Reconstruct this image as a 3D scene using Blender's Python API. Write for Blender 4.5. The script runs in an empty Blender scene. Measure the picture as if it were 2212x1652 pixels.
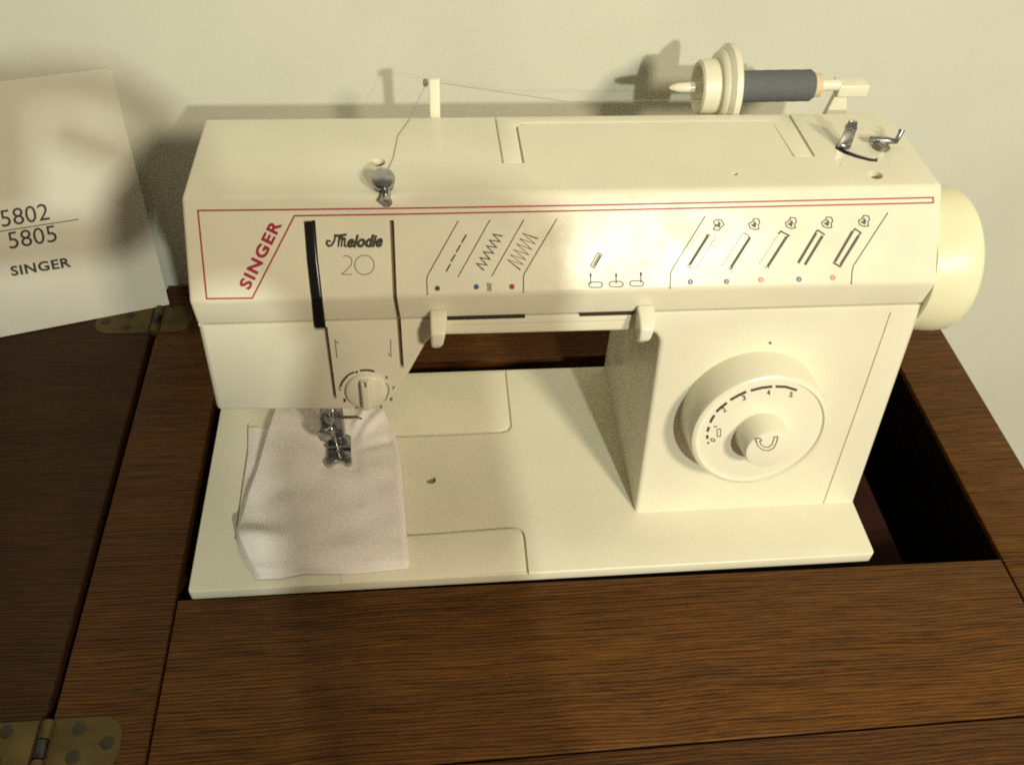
import bpy, bmesh, math, random
from mathutils import Vector, Matrix
random.seed(4)
sc = bpy.context.scene
col = sc.collection
CM = 0.01

# ------------------------------------------------------------------ camera
CAM_POS = Vector((13.042, -24.813, 42.420))          # centimetres
CAM_R = Vector((0.99546774, -0.08611274, 0.04035553))
CAM_U = Vector((0.03548073, 0.73001003, 0.68251482))
CAM_F = Vector((0.08823316, 0.67798964, -0.72975678))
FPX = 1923.98                                          # focal length in pixels of a 2212 px wide picture
cd = bpy.data.cameras.new('camera')
cam = bpy.data.objects.new('camera', cd); col.objects.link(cam)
cd.sensor_width = 36.0; cd.lens = 36.0 * FPX / 2212.0
cd.clip_start = 0.01; cd.clip_end = 50
cam.matrix_world = Matrix(((CAM_R.x, CAM_U.x, -CAM_F.x, CAM_POS.x * CM),
                           (CAM_R.y, CAM_U.y, -CAM_F.y, CAM_POS.y * CM),
                           (CAM_R.z, CAM_U.z, -CAM_F.z, CAM_POS.z * CM),
                           (0, 0, 0, 1)))
sc.camera = cam

# ------------------------------------------------------------------ light
w = bpy.data.worlds.new("World"); sc.world = w; w.use_nodes = True
bg = w.node_tree.nodes['Background']
bg.inputs[0].default_value = (1.0, 0.87, 0.66, 1); bg.inputs[1].default_value = 0.125

def lamp(name, loc, power, colr, radius):
    l = bpy.data.lights.new(name, 'POINT'); l.energy = power; l.color = colr; l.shadow_soft_size = radius
    o = bpy.data.objects.new(name, l); o.location = Vector(loc) * CM; col.objects.link(o); return o
L2POS = (52, -126, 88)
lamp('ceiling_bulb', (103, -150, 130), 104, (1.0, 0.87, 0.62), 0.13)
lamp('ceiling_bulb', L2POS, 44, (0.95, 0.97, 0.80), 0.022)
sc.view_settings.view_transform = 'Standard'
sc.view_settings.look = 'None'
sc.view_settings.exposure = 0.12
sc.view_settings.gamma = 1.0
sc.render.engine = 'CYCLES'
sc.cycles.use_denoising = False
sc.cycles.max_bounces = 8
sc.cycles.pixel_filter_type = 'BLACKMAN_HARRIS'; sc.cycles.filter_width = 1.9   # soft phone lens

# ------------------------------------------------------------------ pixel rays onto the real planes
def ray(u, v):
    return CAM_F + CAM_R * ((u - 1106) / FPX) - CAM_U * ((v - 826) / FPX)
def hit(u, v, p0, n):
    d = ray(u, v); return CAM_POS + d * ((Vector(p0) - CAM_POS).dot(n) / d.dot(n))
def at(u, v, ax, val):
    d = ray(u, v); return CAM_POS + d * ((val - CAM_POS[ax]) / d[ax])
def yzplane(a, b):
    n = Vector((0, b[1] - a[1], -(b[0] - a[0]))).normalized()
    if n.dot(CAM_F) > 0: n = -n
    p0 = Vector((0, a[0], a[1]))
    f = lambda u, v, off=0.0: hit(u, v, p0, n) + n * off
    f.n = n
    return f
HB = 0.67                                   # height of the machine bed above the table top
LS = (5.96, 13.83); LC = (3.51, 0.67)       # lower front plane (y, z)
P2 = (5.80, 15.42); PT = (8.62, 19.0); PB = (15.39, 18.84)
low = yzplane(LS, LC)                       # face of head and column
bev = yzplane(LS, P2)                       # slanted strip under the panel
pan = yzplane(P2, PT)                       # printed panel
top = yzplane(PT, PB)                       # top of the arm
def bed(u, v, off=0.0): return at(u, v, 2, HB + off)
bed.n = Vector((0, 0, 1))
def tab(u, v, off=0.0): return at(u, v, 2, off)
tab.n = Vector((0, 0, 1))
# crops of the photograph that were measured: origin and scale
def crop(ox, oy, s):
    return lambda x, y: ((ox + x / s) / 1.1718, (oy + y / s) / 1.1718)
cA = crop(700, 480, 4.72); cB = crop(1050, 500, 4.72); cC = crop(1650, 500, 3.403); cE = crop(1480, 600, 10.055)
z1 = crop(0, 0, 2.36); z2 = crop(800, 80, 2.36); z3 = crop(1650, 80, 2.36); z4 = crop(0, 700, 2.36); z5 = crop(700, 700, 2.0644)
zr = crop(1550, 720, 2.118); z8 = crop(760, 860, 6.9125); c1 = crop(780, 980, 6.353); c2 = crop(560, 1000, 3.303)
c3 = crop(1000, 740, 3.16); c4 = crop(2060, 280, 8.26); c5 = crop(880, 380, 9.178); cs = crop(1460, 80, 2.765)
cm_ = crop(0, 100, 2.064)

# ------------------------------------------------------------------ materials
MATS = {}
def principled(name):
    m = bpy.data.materials.new(name); m.use_nodes = True
    return m, m.node_tree, m.node_tree.nodes['Principled BSDF']
def simple(name, c, rough=0.5, metal=0.0, spec=0.5, vary=0.0, vscale=30, bump=0.0, bscale=400, coat=0.0, rvary=0.0):
    if name in MATS: return MATS[name]
    m, nt, b = principled(name)
    b.inputs['Base Color'].default_value = (*c, 1); b.inputs['Roughness'].default_value = rough
    b.inputs['Metallic'].default_value = metal; b.inputs['Specular IOR Level'].default_value = spec
    b.inputs['Coat Weight'].default_value = coat
    tc = nt.nodes.new('ShaderNodeTexCoord')
    if vary:
        n = nt.nodes.new('ShaderNodeTexNoise'); n.inputs['Scale'].default_value = vscale; n.inputs['Detail'].default_value = 6
        nt.links.new(tc.outputs['Object'], n.inputs['Vector'])
        r = nt.nodes.new('ShaderNodeValToRGB')
        r.color_ramp.elements[0].position = 0.3; r.color_ramp.elements[1].position = 0.7
        r.color_ramp.elements[0].color = (*[x * (1 - vary) for x in c], 1)
        r.color_ramp.elements[1].color = (*[min(1, x * (1 + vary)) for x in c], 1)
        nt.links.new(n.outputs['Fac'], r.inputs[0]); nt.links.new(r.outputs[0], b.inputs['Base Color'])
    if rvary:
        n3 = nt.nodes.new('ShaderNodeTexNoise'); n3.inputs['Scale'].default_value = 38; n3.inputs['Detail'].default_value = 8; n3.inputs['Roughness'].default_value = 0.65
        nt.links.new(tc.outputs['Object'], n3.inputs['Vector'])
        mr = nt.nodes.new('ShaderNodeMapRange'); mr.inputs[1].default_value = 0.35; mr.inputs[2].default_value = 0.65
        mr.inputs[3].default_value = rough - rvary; mr.inputs[4].default_value = rough + rvary
        nt.links.new(n3.outputs['Fac'], mr.inputs[0]); nt.links.new(mr.outputs[0], b.inputs['Roughness'])
    if bump:
        n2 = nt.nodes.new('ShaderNodeTexNoise'); n2.inputs['Scale'].default_value = bscale; n2.inputs['Detail'].default_value = 4
        nt.links.new(tc.outputs['Object'], n2.inputs['Vector'])
        bp = nt.nodes.new('ShaderNodeBump'); bp.inputs['Strength'].default_value = bump; bp.inputs['Distance'].default_value = 0.001
        nt.links.new(n2.outputs['Fac'], bp.inputs['Height']); nt.links.new(bp.outputs[0], b.inputs['Normal'])
    MATS[name] = m; return m
def wood(name, ca, cb, seed=0.0, rough=0.5):
    m, nt, b = principled(name)
    tc = nt.nodes.new('ShaderNodeTexCoord'); mp = nt.nodes.new('ShaderNodeMapping')
    mp.inputs['Location'].default_value = (seed, seed * 1.7, 0)
    nt.links.new(tc.outputs['Object'], mp.inputs['Vector'])
    # slow warp so that the grain runs in gentle waves along x
    nw = nt.nodes.new('ShaderNodeTexNoise'); nw.inputs['Scale'].default_value = 6; nw.inputs['Detail'].default_value = 2
    nt.links.new(mp.outputs[0], nw.inputs['Vector'])
    mw = nt.nodes.new('ShaderNodeVectorMath'); mw.operation = 'MULTIPLY_ADD'
    mw.inputs[1].default_value = (0.0, 0.012, 0.0)
    nt.links.new(nw.outputs['Color'], mw.inputs[0]); nt.links.new(mp.outputs[0], mw.inputs[2])
    def streak(sx, sy, det, rgh):
        ms = nt.nodes.new('ShaderNodeMapping'); ms.inputs['Scale'].default_value = (sx, sy, sy)
        nt.links.new(mw.outputs[0], ms.inputs['Vector'])
        n = nt.nodes.new('ShaderNodeTexNoise'); n.inputs['Scale'].default_value = 1.0
        n.inputs['Detail'].default_value = det; n.inputs['Roughness'].default_value = rgh
        nt.links.new(ms.outputs[0], n.inputs['Vector']); return n.outputs['Fac']
    s1 = streak(26, 560, 4, 0.7); s2 = streak(150, 1500, 2, 0.6); s3 = streak(3, 40, 3, 0.5)
    a = nt.nodes.new('ShaderNodeMath'); a.operation = 'MULTIPLY_ADD'; a.inputs[1].default_value = 0.64
    nt.links.new(s1, a.inputs[0])
    c = nt.nodes.new('ShaderNodeMath'); c.operation = 'MULTIPLY'; c.inputs[1].default_value = 0.25
    nt.links.new(s2, c.inputs[0]); nt.links.new(c.outputs[0], a.inputs[2])
    d = nt.nodes.new('ShaderNodeMath'); d.operation = 'MULTIPLY_ADD'; d.inputs[1].default_value = 0.19
    nt.links.new(s3, d.inputs[0]); nt.links.new(a.outputs[0], d.inputs[2])
    wv = nt.nodes.new('ShaderNodeTexWave'); wv.bands_direction = 'Y'; wv.inputs['Scale'].default_value = 165
    wv.inputs['Distortion'].default_value = 5.0; wv.inputs['Detail'].default_value = 2; wv.inputs['Detail Scale'].default_value = 0.35
    mv = nt.nodes.new('ShaderNodeMapping'); mv.inputs['Scale'].default_value = (0.22, 1, 1)
    nt.links.new(mw.outputs[0], mv.inputs['Vector']); nt.links.new(mv.outputs[0], wv.inputs['Vector'])
    dw = nt.nodes.new('ShaderNodeMath'); dw.operation = 'MULTIPLY_ADD'; dw.inputs[1].default_value = 0.13
    nt.links.new(wv.outputs['Fac'], dw.inputs[0]); nt.links.new(d.outputs[0], dw.inputs[2]); d = dw
    r = nt.nodes.new('ShaderNodeValToRGB')
    r.color_ramp.elements[0].position = 0.47; r.color_ramp.elements[1].position = 0.80
    r.color_ramp.elements[0].color = (*ca, 1); r.color_ramp.elements[1].color = (*cb, 1)
    nt.links.new(d.outputs[0], r.inputs[0]); nt.links.new(r.outputs[0], b.inputs['Base Color'])
    b.inputs['Roughness'].default_value = rough; b.inputs['Specular IOR Level'].default_value = 0.2
    bp = nt.nodes.new('ShaderNodeBump'); bp.inputs['Strength'].default_value = 0.25; bp.inputs['Distance'].default_value = 0.0004
    nt.links.new(d.outputs[0], bp.inputs['Height']); nt.links.new(bp.outputs[0], b.inputs['Normal'])
    return m
CREAM = simple('cream_plastic', (0.80, 0.77, 0.62), 0.30, spec=0.45, vary=0.035, vscale=30, bump=0.05, bscale=900, rvary=0.12)
CREAM2 = simple('cream_plastic_glossy', (0.85, 0.82, 0.67), 0.22, spec=0.5, vary=0.02)
WHEEL = simple('handwheel_plastic', (0.84, 0.82, 0.58), 0.35, spec=0.45, vary=0.02)
SEAM = simple('seam_shadow_gap', (0.20, 0.15, 0.09), 0.8)
BLACK = simple('black_plastic', (0.008, 0.008, 0.010), 0.22)
STEEL = simple('worn_steel', (0.46, 0.455, 0.47), 0.27, metal=1.0, vary=0.25, vscale=180)
DSTEEL = simple('dark_steel', (0.33, 0.33, 0.34), 0.28, metal=1.0, vary=0.2, vscale=180)
BRASS = simple('dull_brass', (0.095, 0.064, 0.019), 0.55, metal=0.5, vary=0.3, vscale=90, bump=0.15, bscale=500)
INK = simple('grey_ink', (0.07, 0.065, 0.055), 0.6, spec=0.1)
INKL = simple('light_grey_ink', (0.13, 0.125, 0.105), 0.6, spec=0.1)
RED = simple('red_ink', (0.36, 0.006, 0.045), 0.5)
REDL = simple('pale_red_ink', (0.62, 0.20, 0.16), 0.5)
BLUE = simple('blue_ink', (0.015, 0.07, 0.33), 0.5)
BLUEL = simple('slate_blue_ink', (0.10, 0.15, 0.26), 0.5)
DOTK = simple('dark_dot_ink', (0.035, 0.045, 0.06), 0.5)
WALL = simple('painted_wall', (0.69, 0.695, 0.605), 0.85, spec=0.2, vary=0.05, vscale=9, bump=0.10, bscale=130)
PAPER = simple('worn_booklet_paper', (0.76, 0.74, 0.64), 0.7, spec=0.3, vary=0.05, vscale=14)
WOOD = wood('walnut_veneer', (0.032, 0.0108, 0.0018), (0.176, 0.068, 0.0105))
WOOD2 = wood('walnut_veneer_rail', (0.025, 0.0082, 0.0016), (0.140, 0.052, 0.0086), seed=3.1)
WOOD3 = wood('walnut_veneer_leaf', (0.012, 0.0042, 0.0011), (0.066, 0.0245, 0.0048), seed=7.7)  # darker veneer copy; the dim left side is put into its colour
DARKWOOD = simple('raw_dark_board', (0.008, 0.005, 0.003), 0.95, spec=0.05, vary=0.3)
LEDGE = simple('raw_brown_board', (0.030, 0.012, 0.008), 0.95, spec=0.05, vary=0.2)
SPOOL = simple('blue_grey_thread', (0.125, 0.133, 0.148), 0.75, bump=0.4, bscale=900)
CORE = simple('spool_core', (0.70, 0.56, 0.36), 0.6)
THREAD = simple('grey_thread', (0.28, 0.26, 0.22), 0.8)
def fabric_mat():
    m, nt, b = principled('brushed_fabric')
    b.inputs['Base Color'].default_value = (0.70, 0.60, 0.50, 1); b.inputs['Roughness'].default_value = 0.95
    b.inputs['Specular IOR Level'].default_value = 0.1; b.inputs['Sheen Weight'].default_value = 0.3
    tc = nt.nodes.new('ShaderNodeTexCoord')
    n = nt.nodes.new('ShaderNodeTexNoise'); n.inputs['Scale'].default_value = 60; n.inputs['Detail'].default_value = 8
    nt.links.new(tc.outputs['Object'], n.inputs['Vector'])
    r = nt.nodes.new('ShaderNodeValToRGB'); r.color_ramp.elements[0].position = 0.3; r.color_ramp.elements[1].position = 0.7
    r.color_ramp.elements[0].color = (0.88, 0.82, 0.79, 1); r.color_ramp.elements[1].color = (0.96, 0.92, 0.90, 1)
    nt.links.new(n.outputs['Fac'], r.inputs[0]); nt.links.new(r.outputs[0], b.inputs['Base Color'])
    n2 = nt.nodes.new('ShaderNodeTexNoise'); n2.inputs['Scale'].default_value = 1300; n2.inputs['Detail'].default_value = 3
    nt.links.new(tc.outputs['Object'], n2.inputs['Vector'])
    bp = nt.nodes.new('ShaderNodeBump'); bp.inputs['Strength'].default_value = 0.6; bp.inputs['Distance'].default_value = 0.001
    nt.links.new(n2.outputs['Fac'], bp.inputs['Height']); nt.links.new(bp.outputs[0], b.inputs['Normal'])
    return m
FABRIC = fabric_mat()

# ------------------------------------------------------------------ object helpers
def wloc(o):
    p = Vector((0, 0, 0))
    while o is not None: p += o.location; o = o.parent
    return p
def thing(name, label, cat, base, group=None):
    o = bpy.data.objects.new(name, None); col.objects.link(o); o.empty_display_size = 0.02
    o.location = Vector(base) * CM; o['label'] = label; o['category'] = cat
    if group: o['group'] = group
    return o
def tag(o, label, cat, group=None):
    o['label'] = label; o['category'] = cat
    if group: o['group'] = group
    return o
def smooth(me, ang=38):
    for p in me.polygons: p.use_smooth = True
    me.set_sharp_from_angle(angle=math.radians(ang))
def mk(name, bm, mat, parent=None, bevel=0.0, seg=3, cut=None, sm=True, label=None, base=None, bang=32, solid=0.0, sub=0, bsel=None):
    """bm is in centimetres of world space; becomes one mesh object under parent"""
    bmesh.ops.recalc_face_normals(bm, faces=bm.faces[:])
    if bsel:
        lay = bm.edges.layers.float.new('bevel_weight_edge')
        for e in bm.edges: e[lay] = bsel((e.verts[0].co + e.verts[1].co) / 2)
    me = bpy.data.meshes.new(name); bm.to_mesh(me); bm.free()
    o = bpy.data.objects.new(name, me); col.objects.link(o)
    if parent is not None: o.parent = parent; off = wloc(parent)
    elif base is not None: o.location = Vector(base) * CM; off = o.location.copy()
    else: off = Vector((0, 0, 0))
    me.transform(Matrix.Translation(-off) @ Matrix.Scale(CM, 4))
    for m_ in (mat if isinstance(mat, (list, tuple)) else [mat]): me.materials.append(m_)
    if label: o['label'] = label
    mods = False; cutters = []
    if solid:
        md = o.modifiers.new('s', 'SOLIDIFY'); md.thickness = solid * CM; md.offset = -1; mods = True
    if sub:
        md = o.modifiers.new('ss', 'SUBSURF'); md.levels = sub; md.render_levels = sub; mods = True
    if bevel:
        md = o.modifiers.new('b', 'BEVEL'); md.width = bevel * CM; md.segments = seg; md.limit_method = 'WEIGHT' if bsel else 'ANGLE'
        md.angle_limit = math.radians(bang); mods = True
    for cb in (cut or []):
        cme = bpy.data.meshes.new('cut'); bmesh.ops.recalc_face_normals(cb, faces=cb.faces[:]); cb.to_mesh(cme)
        cme.transform(Matrix.Translation(-off) @ Matrix.Scale(CM, 4))
        co = bpy.data.objects.new('cut', cme); co.location = off; col.objects.link(co); cutters.append(co)
        md = o.modifiers.new('c', 'BOOLEAN'); md.operation = 'DIFFERENCE'; md.object = co; md.solver = 'EXACT'; mods = True
    if mods:
        dg = bpy.context.evaluated_depsgraph_get(); dg.update()
        me2 = bpy.data.meshes.new_from_object(o.evaluated_get(dg)); o.modifiers.clear(); o.data = me2
        me2.name = name; me = me2
        for c_ in cutters: bpy.data.objects.remove(c_)
    if sm: smooth(me)
    return o
def new(): return bmesh.new()
def box(bm, x0, x1, y0, y1, z0, z1):
    vs = [bm.verts.new((x, y, z)) for x in (x0, x1) for y in (y0, y1) for z in (z0, z1)]
    for f in ((0, 1, 3, 2), (4, 6, 7, 5), (0, 4, 5, 1), (2, 3, 7, 6), (0, 2, 6, 4), (1, 5, 7, 3)): bm.faces.new([vs[i] for i in f])
    return vs
def loft(bm, rings, closed=True, caps=True):
    """rings: equal-length point loops; joined in turn"""
    R = [[bm.verts.new(p) for p in r] for r in rings]; n = len(R[0])
    for a, b in zip(R, R[1:]):
        for i in range(n if closed else n - 1):
            j = (i + 1) % n; bm.faces.new((a[i], a[j], b[j], b[i]))
    if caps and closed:
        bm.faces.new(list(reversed(R[0]))); bm.faces.new(R[-1])
    return R
def lathe(bm, p, axis, prof, n=48):
    """prof: list of (distance along axis, radius)"""
    a = Vector(axis).normalized(); s = Vector((1, 0, 0)) if abs(a.x) < 0.9 else Vector((0, 0, 1))
    e1 = (s - a * s.dot(a)).normalized(); e2 = a.cross(e1); p = Vector(p)
    loft(bm, [[p + a * d + (e1 * math.cos(2 * math.pi * i / n) + e2 * math.sin(2 * math.pi * i / n)) * max(r, 1e-3)
               for i in range(n)] for d, r in prof])
def tube(bm, pts, r, n=10):
    pts = [Vector(p) for p in pts]; rings = []
    prev = None
    for i, p in enumerate(pts):
        d = (pts[min(i + 1, len(pts) - 1)] - pts[max(i - 1, 0)]).normalized()
        if prev is None: prev = d.orthogonal().normalized()
        e1 = (prev - d * prev.dot(d)).normalized(); prev = e1; e2 = d.cross(e1)
        rr = r[i] if isinstance(r, (list, tuple)) else r
        rings.append([p + (e1 * math.cos(2 * math.pi * k / n) + e2 * math.sin(2 * math.pi * k / n)) * rr for k in range(n)])
    loft(bm, rings)
def extrude_poly(bm, front, back):
    loft(bm, [front, back])
def pxprism(bm, m, poly, o0, o1):
    """prism over a pixel polygon on plane m between offsets o0 and o1 along its normal"""
    loft(bm, [[m(u, v) + m.n * o0 for u, v in poly], [m(u, v) + m.n * o1 for u, v in poly]])
def strip(pts, wd):
    """outline of a polyline of width wd with mitred joints (2-D), closed polygon"""
    P = [Vector((p[0], p[1])) for p in pts]; L = []; R = []
    for i, p in enumerate(P):
        d0 = (P[i] - P[i - 1]).normalized() if i else None
        d1 = (P[i + 1] - P[i]).normalized() if i < len(P) - 1 else None
        if d0 is None: d0 = d1
        if d1 is None: d1 = d0
        n0 = Vector((-d0.y, d0.x)); n1 = Vector((-d1.y, d1.x)); mm = (n0 + n1)
        mm = mm.normalized() if mm.length > 1e-6 else n0
        k = wd / 2 / max(0.45, mm.dot(n1))
        L.append(p + mm * k); R.append(p - mm * k)
    return L, R
def ribbon(bm, m, pts, wd, off=0.012, closed=False):
    if closed: pts = list(pts) + [pts[0]]
    L, R = strip(pts, wd)
    if closed:
        P = [Vector(p) for p in pts]
        d0 = (P[-1] - P[-2]).normalized(); d1 = (P[1] - P[0]).normalized()
        n0 = Vector((-d0.y, d0.x)); n1 = Vector((-d1.y, d1.x)); mm = (n0 + n1).normalized(); k = wd / 2 / max(0.45, mm.dot(n1))
        L[0] = L[-1] = P[0] + mm * k; R[0] = R[-1] = P[0] - mm * k
    vl = [bm.verts.new(m(p.x, p.y, off)) for p in L]; vr = [bm.verts.new(m(p.x, p.y, off)) for p in R]
    for i in range(len(vl) - 1): bm.faces.new((vl[i], vl[i + 1], vr[i + 1], vr[i]))
def groove(bm, m, pts, wd, depth):
    """solid strip that cuts a groove of the given depth"""
    L, R = strip(pts, wd); rings = []
    for a, b in zip(L, R):
        pa, pb = m(a.x, a.y), m(b.x, b.y)
        rings.append([pa + m.n * 0.3, pb + m.n * 0.3, pb - m.n * depth, pa - m.n * depth])
    loft(bm, rings)
def disc(bm, m, u, v, ru, rv=None, off=0.012, n=20):
    rv = rv or ru
    bm.faces.new([bm.verts.new(m(u + ru * math.cos(2 * math.pi * i / n), v + rv * math.sin(2 * math.pi * i / n), off)) for i in range(n)])
def polyface(bm, m, poly, off=0.012):
    bm.faces.new([bm.verts.new(m(u, v, off)) for u, v in poly])
def text(bm, m, s, p0, p1, up, h=None, off=0.012, bold=0.0, shear=0.0, spacing=1.0, resolution=3):
    """lay flat lettering so that its baseline runs p0 -> p1 (pixels) with cap height vector up"""
    cu = bpy.data.curves.new('t', 'FONT'); cu.body = s; cu.offset = bold; cu.shear = shear; cu.space_character = spacing
    cu.resolution_u = resolution
    o = bpy.data.objects.new('t', cu); col.objects.link(o)
    dg = bpy.context.evaluated_depsgraph_get(); dg.update()
    me = bpy.data.meshes.new_from_object(o.evaluated_get(dg)); bpy.data.objects.remove(o)
    xs = [v.co.x for v in me.vertices]; x0, x1 = min(xs), max(xs); H = 0.70
    p0 = Vector(p0); p1 = Vector(p1); up = Vector(up)
    vs = []
    for v in me.vertices:
        q = p0 + (p1 - p0) * ((v.co.x - x0) / (x1 - x0)) + up * (v.co.y / H)
        vs.append(bm.verts.new(m(q.x, q.y, off)))
    for p in me.polygons:
        try: bm.faces.new([vs[i] for i in p.vertices])
        except ValueError: pass
    bpy.data.meshes.remove(me)
def print_(name, build, mat, parent, label=None):
    bm = new(); build(bm); return mk(name, bm, mat, parent, sm=False, label=label)

# ------------------------------------------------------------------ setting: wall and floor
bm = new(); WY = 25.4
box(bm, -260, 330, WY, WY + 10, -76, 190)
o = mk('wall', bm, WALL, sm=False); o['kind'] = 'structure'
bm = new(); box(bm, -260, 330, -330, WY, -80, -75.0)
o = mk('floor', bm, simple('dark_floor', (0.12, 0.08, 0.05), 0.6, vary=0.2), sm=False); o['kind'] = 'structure'

# ------------------------------------------------------------------ sewing cabinet
cab = thing('sewing_cabinet', 'walnut veneer sewing cabinet with its leaf folded out, under the sewing machine', 'sewing cabinet', (20, 5, -75))
LG = -5.55; OX0 = -0.645; OX1 = 44.70; OY0 = -0.19; OY1 = 16.77; RX = 49.16; FG = -9.16; TH = 1.9; BY = 25.1
def board(name, x0, x1, y0, y1, mat, bevel=0.09, z0=-TH, z1=0.0, label=None):
    bm = new(); box(bm, x0, x1, y0, y1, z0, z1)
    return mk(name, bm, mat, cab, bevel=bevel, label=label)
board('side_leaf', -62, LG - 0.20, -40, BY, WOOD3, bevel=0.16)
board('left_rail', LG + 0.16, OX0 - 0.12, -40, BY, WOOD2, bevel=0.10)
board('back_rail', OX0 - 0.10, OX1 - 0.05, OY1, BY, WOOD2, bevel=0.10)
board('right_rail', OX1 + 0.05, RX, -40, BY, WOOD, bevel=0.08, z0=-0.45)
# hinged front flap: rounded front left corner
fl = []
pl_ = tab(330, 1585); pr_ = tab(2212, 1543)
pA = tab(1444, 1606); slope = (pr_.y - pA.y) / (pr_.x - pA.x)
fy = lambda x: pA.y + slope * (x - pA.x)
r = 1.2; cxx = OX0 + r; cyy = fy(OX0) + r
fl = [(OX0, -0.035), (OX1 - 0.05, -0.34), (OX1 - 0.05, fy(OX1))]
fl += [(cxx - r * math.sin(a), cyy - r * math.cos(a)) for a in [i * math.pi / 16 for i in range(9)]]
bm = new(); loft(bm, [[(x, y, 0) for x, y in fl], [(x, y, -TH) for x, y in fl]])
mk('front_flap', bm, WOOD, cab, bevel=0.09)
fr = [(OX0, fy(OX0) - 0.13), (OX1 - 0.05, fy(OX1) - 0.13), (OX1 - 0.05, -40), (OX0, -40)]
# front rail follows the rounded corner of the flap
fr = [(cxx - (r + .13) * math.sin(a), cyy - (r + .13) * math.cos(a)) for a in [math.pi / 2 - i * math.pi / 16 for i in range(9)]] + fr[1:]
bm = new(); loft(bm, [[(x, y, 0) for x, y in fr], [(x, y, -TH) for x, y in fr]])
mk('front_rail', bm, WOOD2, cab, bevel=0.05)
# well in which the machine hangs
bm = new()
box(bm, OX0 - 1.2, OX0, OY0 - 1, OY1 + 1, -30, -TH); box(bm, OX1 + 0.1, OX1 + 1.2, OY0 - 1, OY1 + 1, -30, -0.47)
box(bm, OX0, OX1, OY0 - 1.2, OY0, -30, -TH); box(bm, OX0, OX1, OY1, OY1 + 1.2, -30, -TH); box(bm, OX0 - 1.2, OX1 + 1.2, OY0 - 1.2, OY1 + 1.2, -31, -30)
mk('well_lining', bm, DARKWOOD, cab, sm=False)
bm = new(); box(bm, 37.3, 40.75, OY0, OY1, -4.5, -3.0)
mk('support_ledge', bm, LEDGE, cab, bevel=0.05)
bm = new()
box(bm, -60, RX - 0.6, -38, -37, -75, -TH); box(bm, RX - 1.6, RX - 0.6, -37, BY - 1, -75, -TH); box(bm, -8, -7, -37, BY - 1, -75, -TH)
mk('cabinet_side', bm, WOOD2, cab, sm=False)
# hinges across the left gap
def hinge(y0, y1, side_x, screws, flip, label=None):
    """two rounded brass leaves, knuckle in the gap, cross head screws"""
    xk = LG - 0.02; yc = (y0 + y1) / 2; hh = (y1 - y0) / 2
    for s, xe in ((1, side_x[1]), (-1, side_x[0])):
        r = hh * 0.8; pts = []
        xi = xk + s * 0.40
        n = 8
        pts.append((xi, y0)); 
        for i in range(n + 1):
            a = -math.pi / 2 + i * (math.pi / 2) / n
            pts.append((xe - s * r + s * r * math.cos(a), y0 + r + r * math.sin(a)))
        for i in range(n + 1):
            a = i * (math.pi / 2) / n
            pts.append((xe - s * r + s * r * math.cos(a), y1 - r + r * math.sin(a)))
        pts.append((xi, y1))
        bm = new(); loft(bm, [[(x, y, 0.004) for x, y in pts], [(x, y, 0.05) for x, y in pts]])
        lf = mk('hinge_leaf', bm, BRASS, cab, bevel=0.02, seg=2)
        for (sx, sy) in screws:
            if (sx - xk) * s < 0: continue
            bm = new(); lathe(bm, (sx, sy, 0.05), (0, 0, 1), [(-0.01, 0.33), (0.012, 0.33), (0.02, 0.28), (0.04, 0.20), (0.045, 0.001)], 24)
            a = random.uniform(0, 1.5)
            cb = new()
            for k in range(2):
                d = Vector((math.cos(a + k * math.pi / 2), math.sin(a + k * math.pi / 2), 0)); e = Vector((-d.y, d.x, 0))
                loft(cb, [[Vector((sx, sy, z)) + d * 0.2 * i + e * (0.032 + 0.001 * k) * j for i, j in ((1, 1), (1, -1), (-1, -1), (-1, 1))] for z in (0.0 - 0.001 * k, 0.2 + 0.01 * k)])
                mkcut = cb
            s1 = mk('screw', bm, simple('dark_screw', (0.035, 0.026, 0.012), 0.5, metal=0.3), lf)
            bm = new()
            for k in range(2):
                d = Vector((math.cos(a + k * math.pi / 2), math.sin(a + k * math.pi / 2), 0)); e = Vector((-d.y, d.x, 0))
                loft(bm, [[Vector((sx, sy, z + 0.002 * k)) + d * 0.17 * i + e * 0.035 * j for i, j in ((1, 1), (1, -1), (-1, -1), (-1, 1))] for z in (0.085, 0.10)])
            cb.free()
            mk('screw_slot', bm, BLACK, cab, sm=False)
    nk = 3; L = (y1 - y0)
    for k in range(nk):
        a = y0 + L * k / nk + 0.03; b = y0 + L * (k + 1) / nk - 0.03
        bm = new(); lathe(bm, (xk, a, -0.06), (0, 1, 0), [(0, 0.30), (b - a, 0.30)], 20)
        mk('hinge_knuckle', bm, BLACK if k == 1 else BRASS, cab, bevel=0.03)
hinge(-8.85, -6.05, (-9.6, -2.0), [(-7.35, -6.5), (-4.06, -6.6), (-2.62, -7.35), (-4.04, -7.9), (-7.45, -7.95)], 1)
hinge(20.35, 22.85, (-9.55, -3.2), [(-8.92, 21.5), (-7.42, 22.15), (-7.42, 20.85)], 1)

# ------------------------------------------------------------------ sewing machine
sm_ = thing('sewing_machine', 'cream sewing machine with red outline stripe, standing in the opening of the wooden cabinet', 'sewing machine', (18.5, 8, 0))
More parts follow.
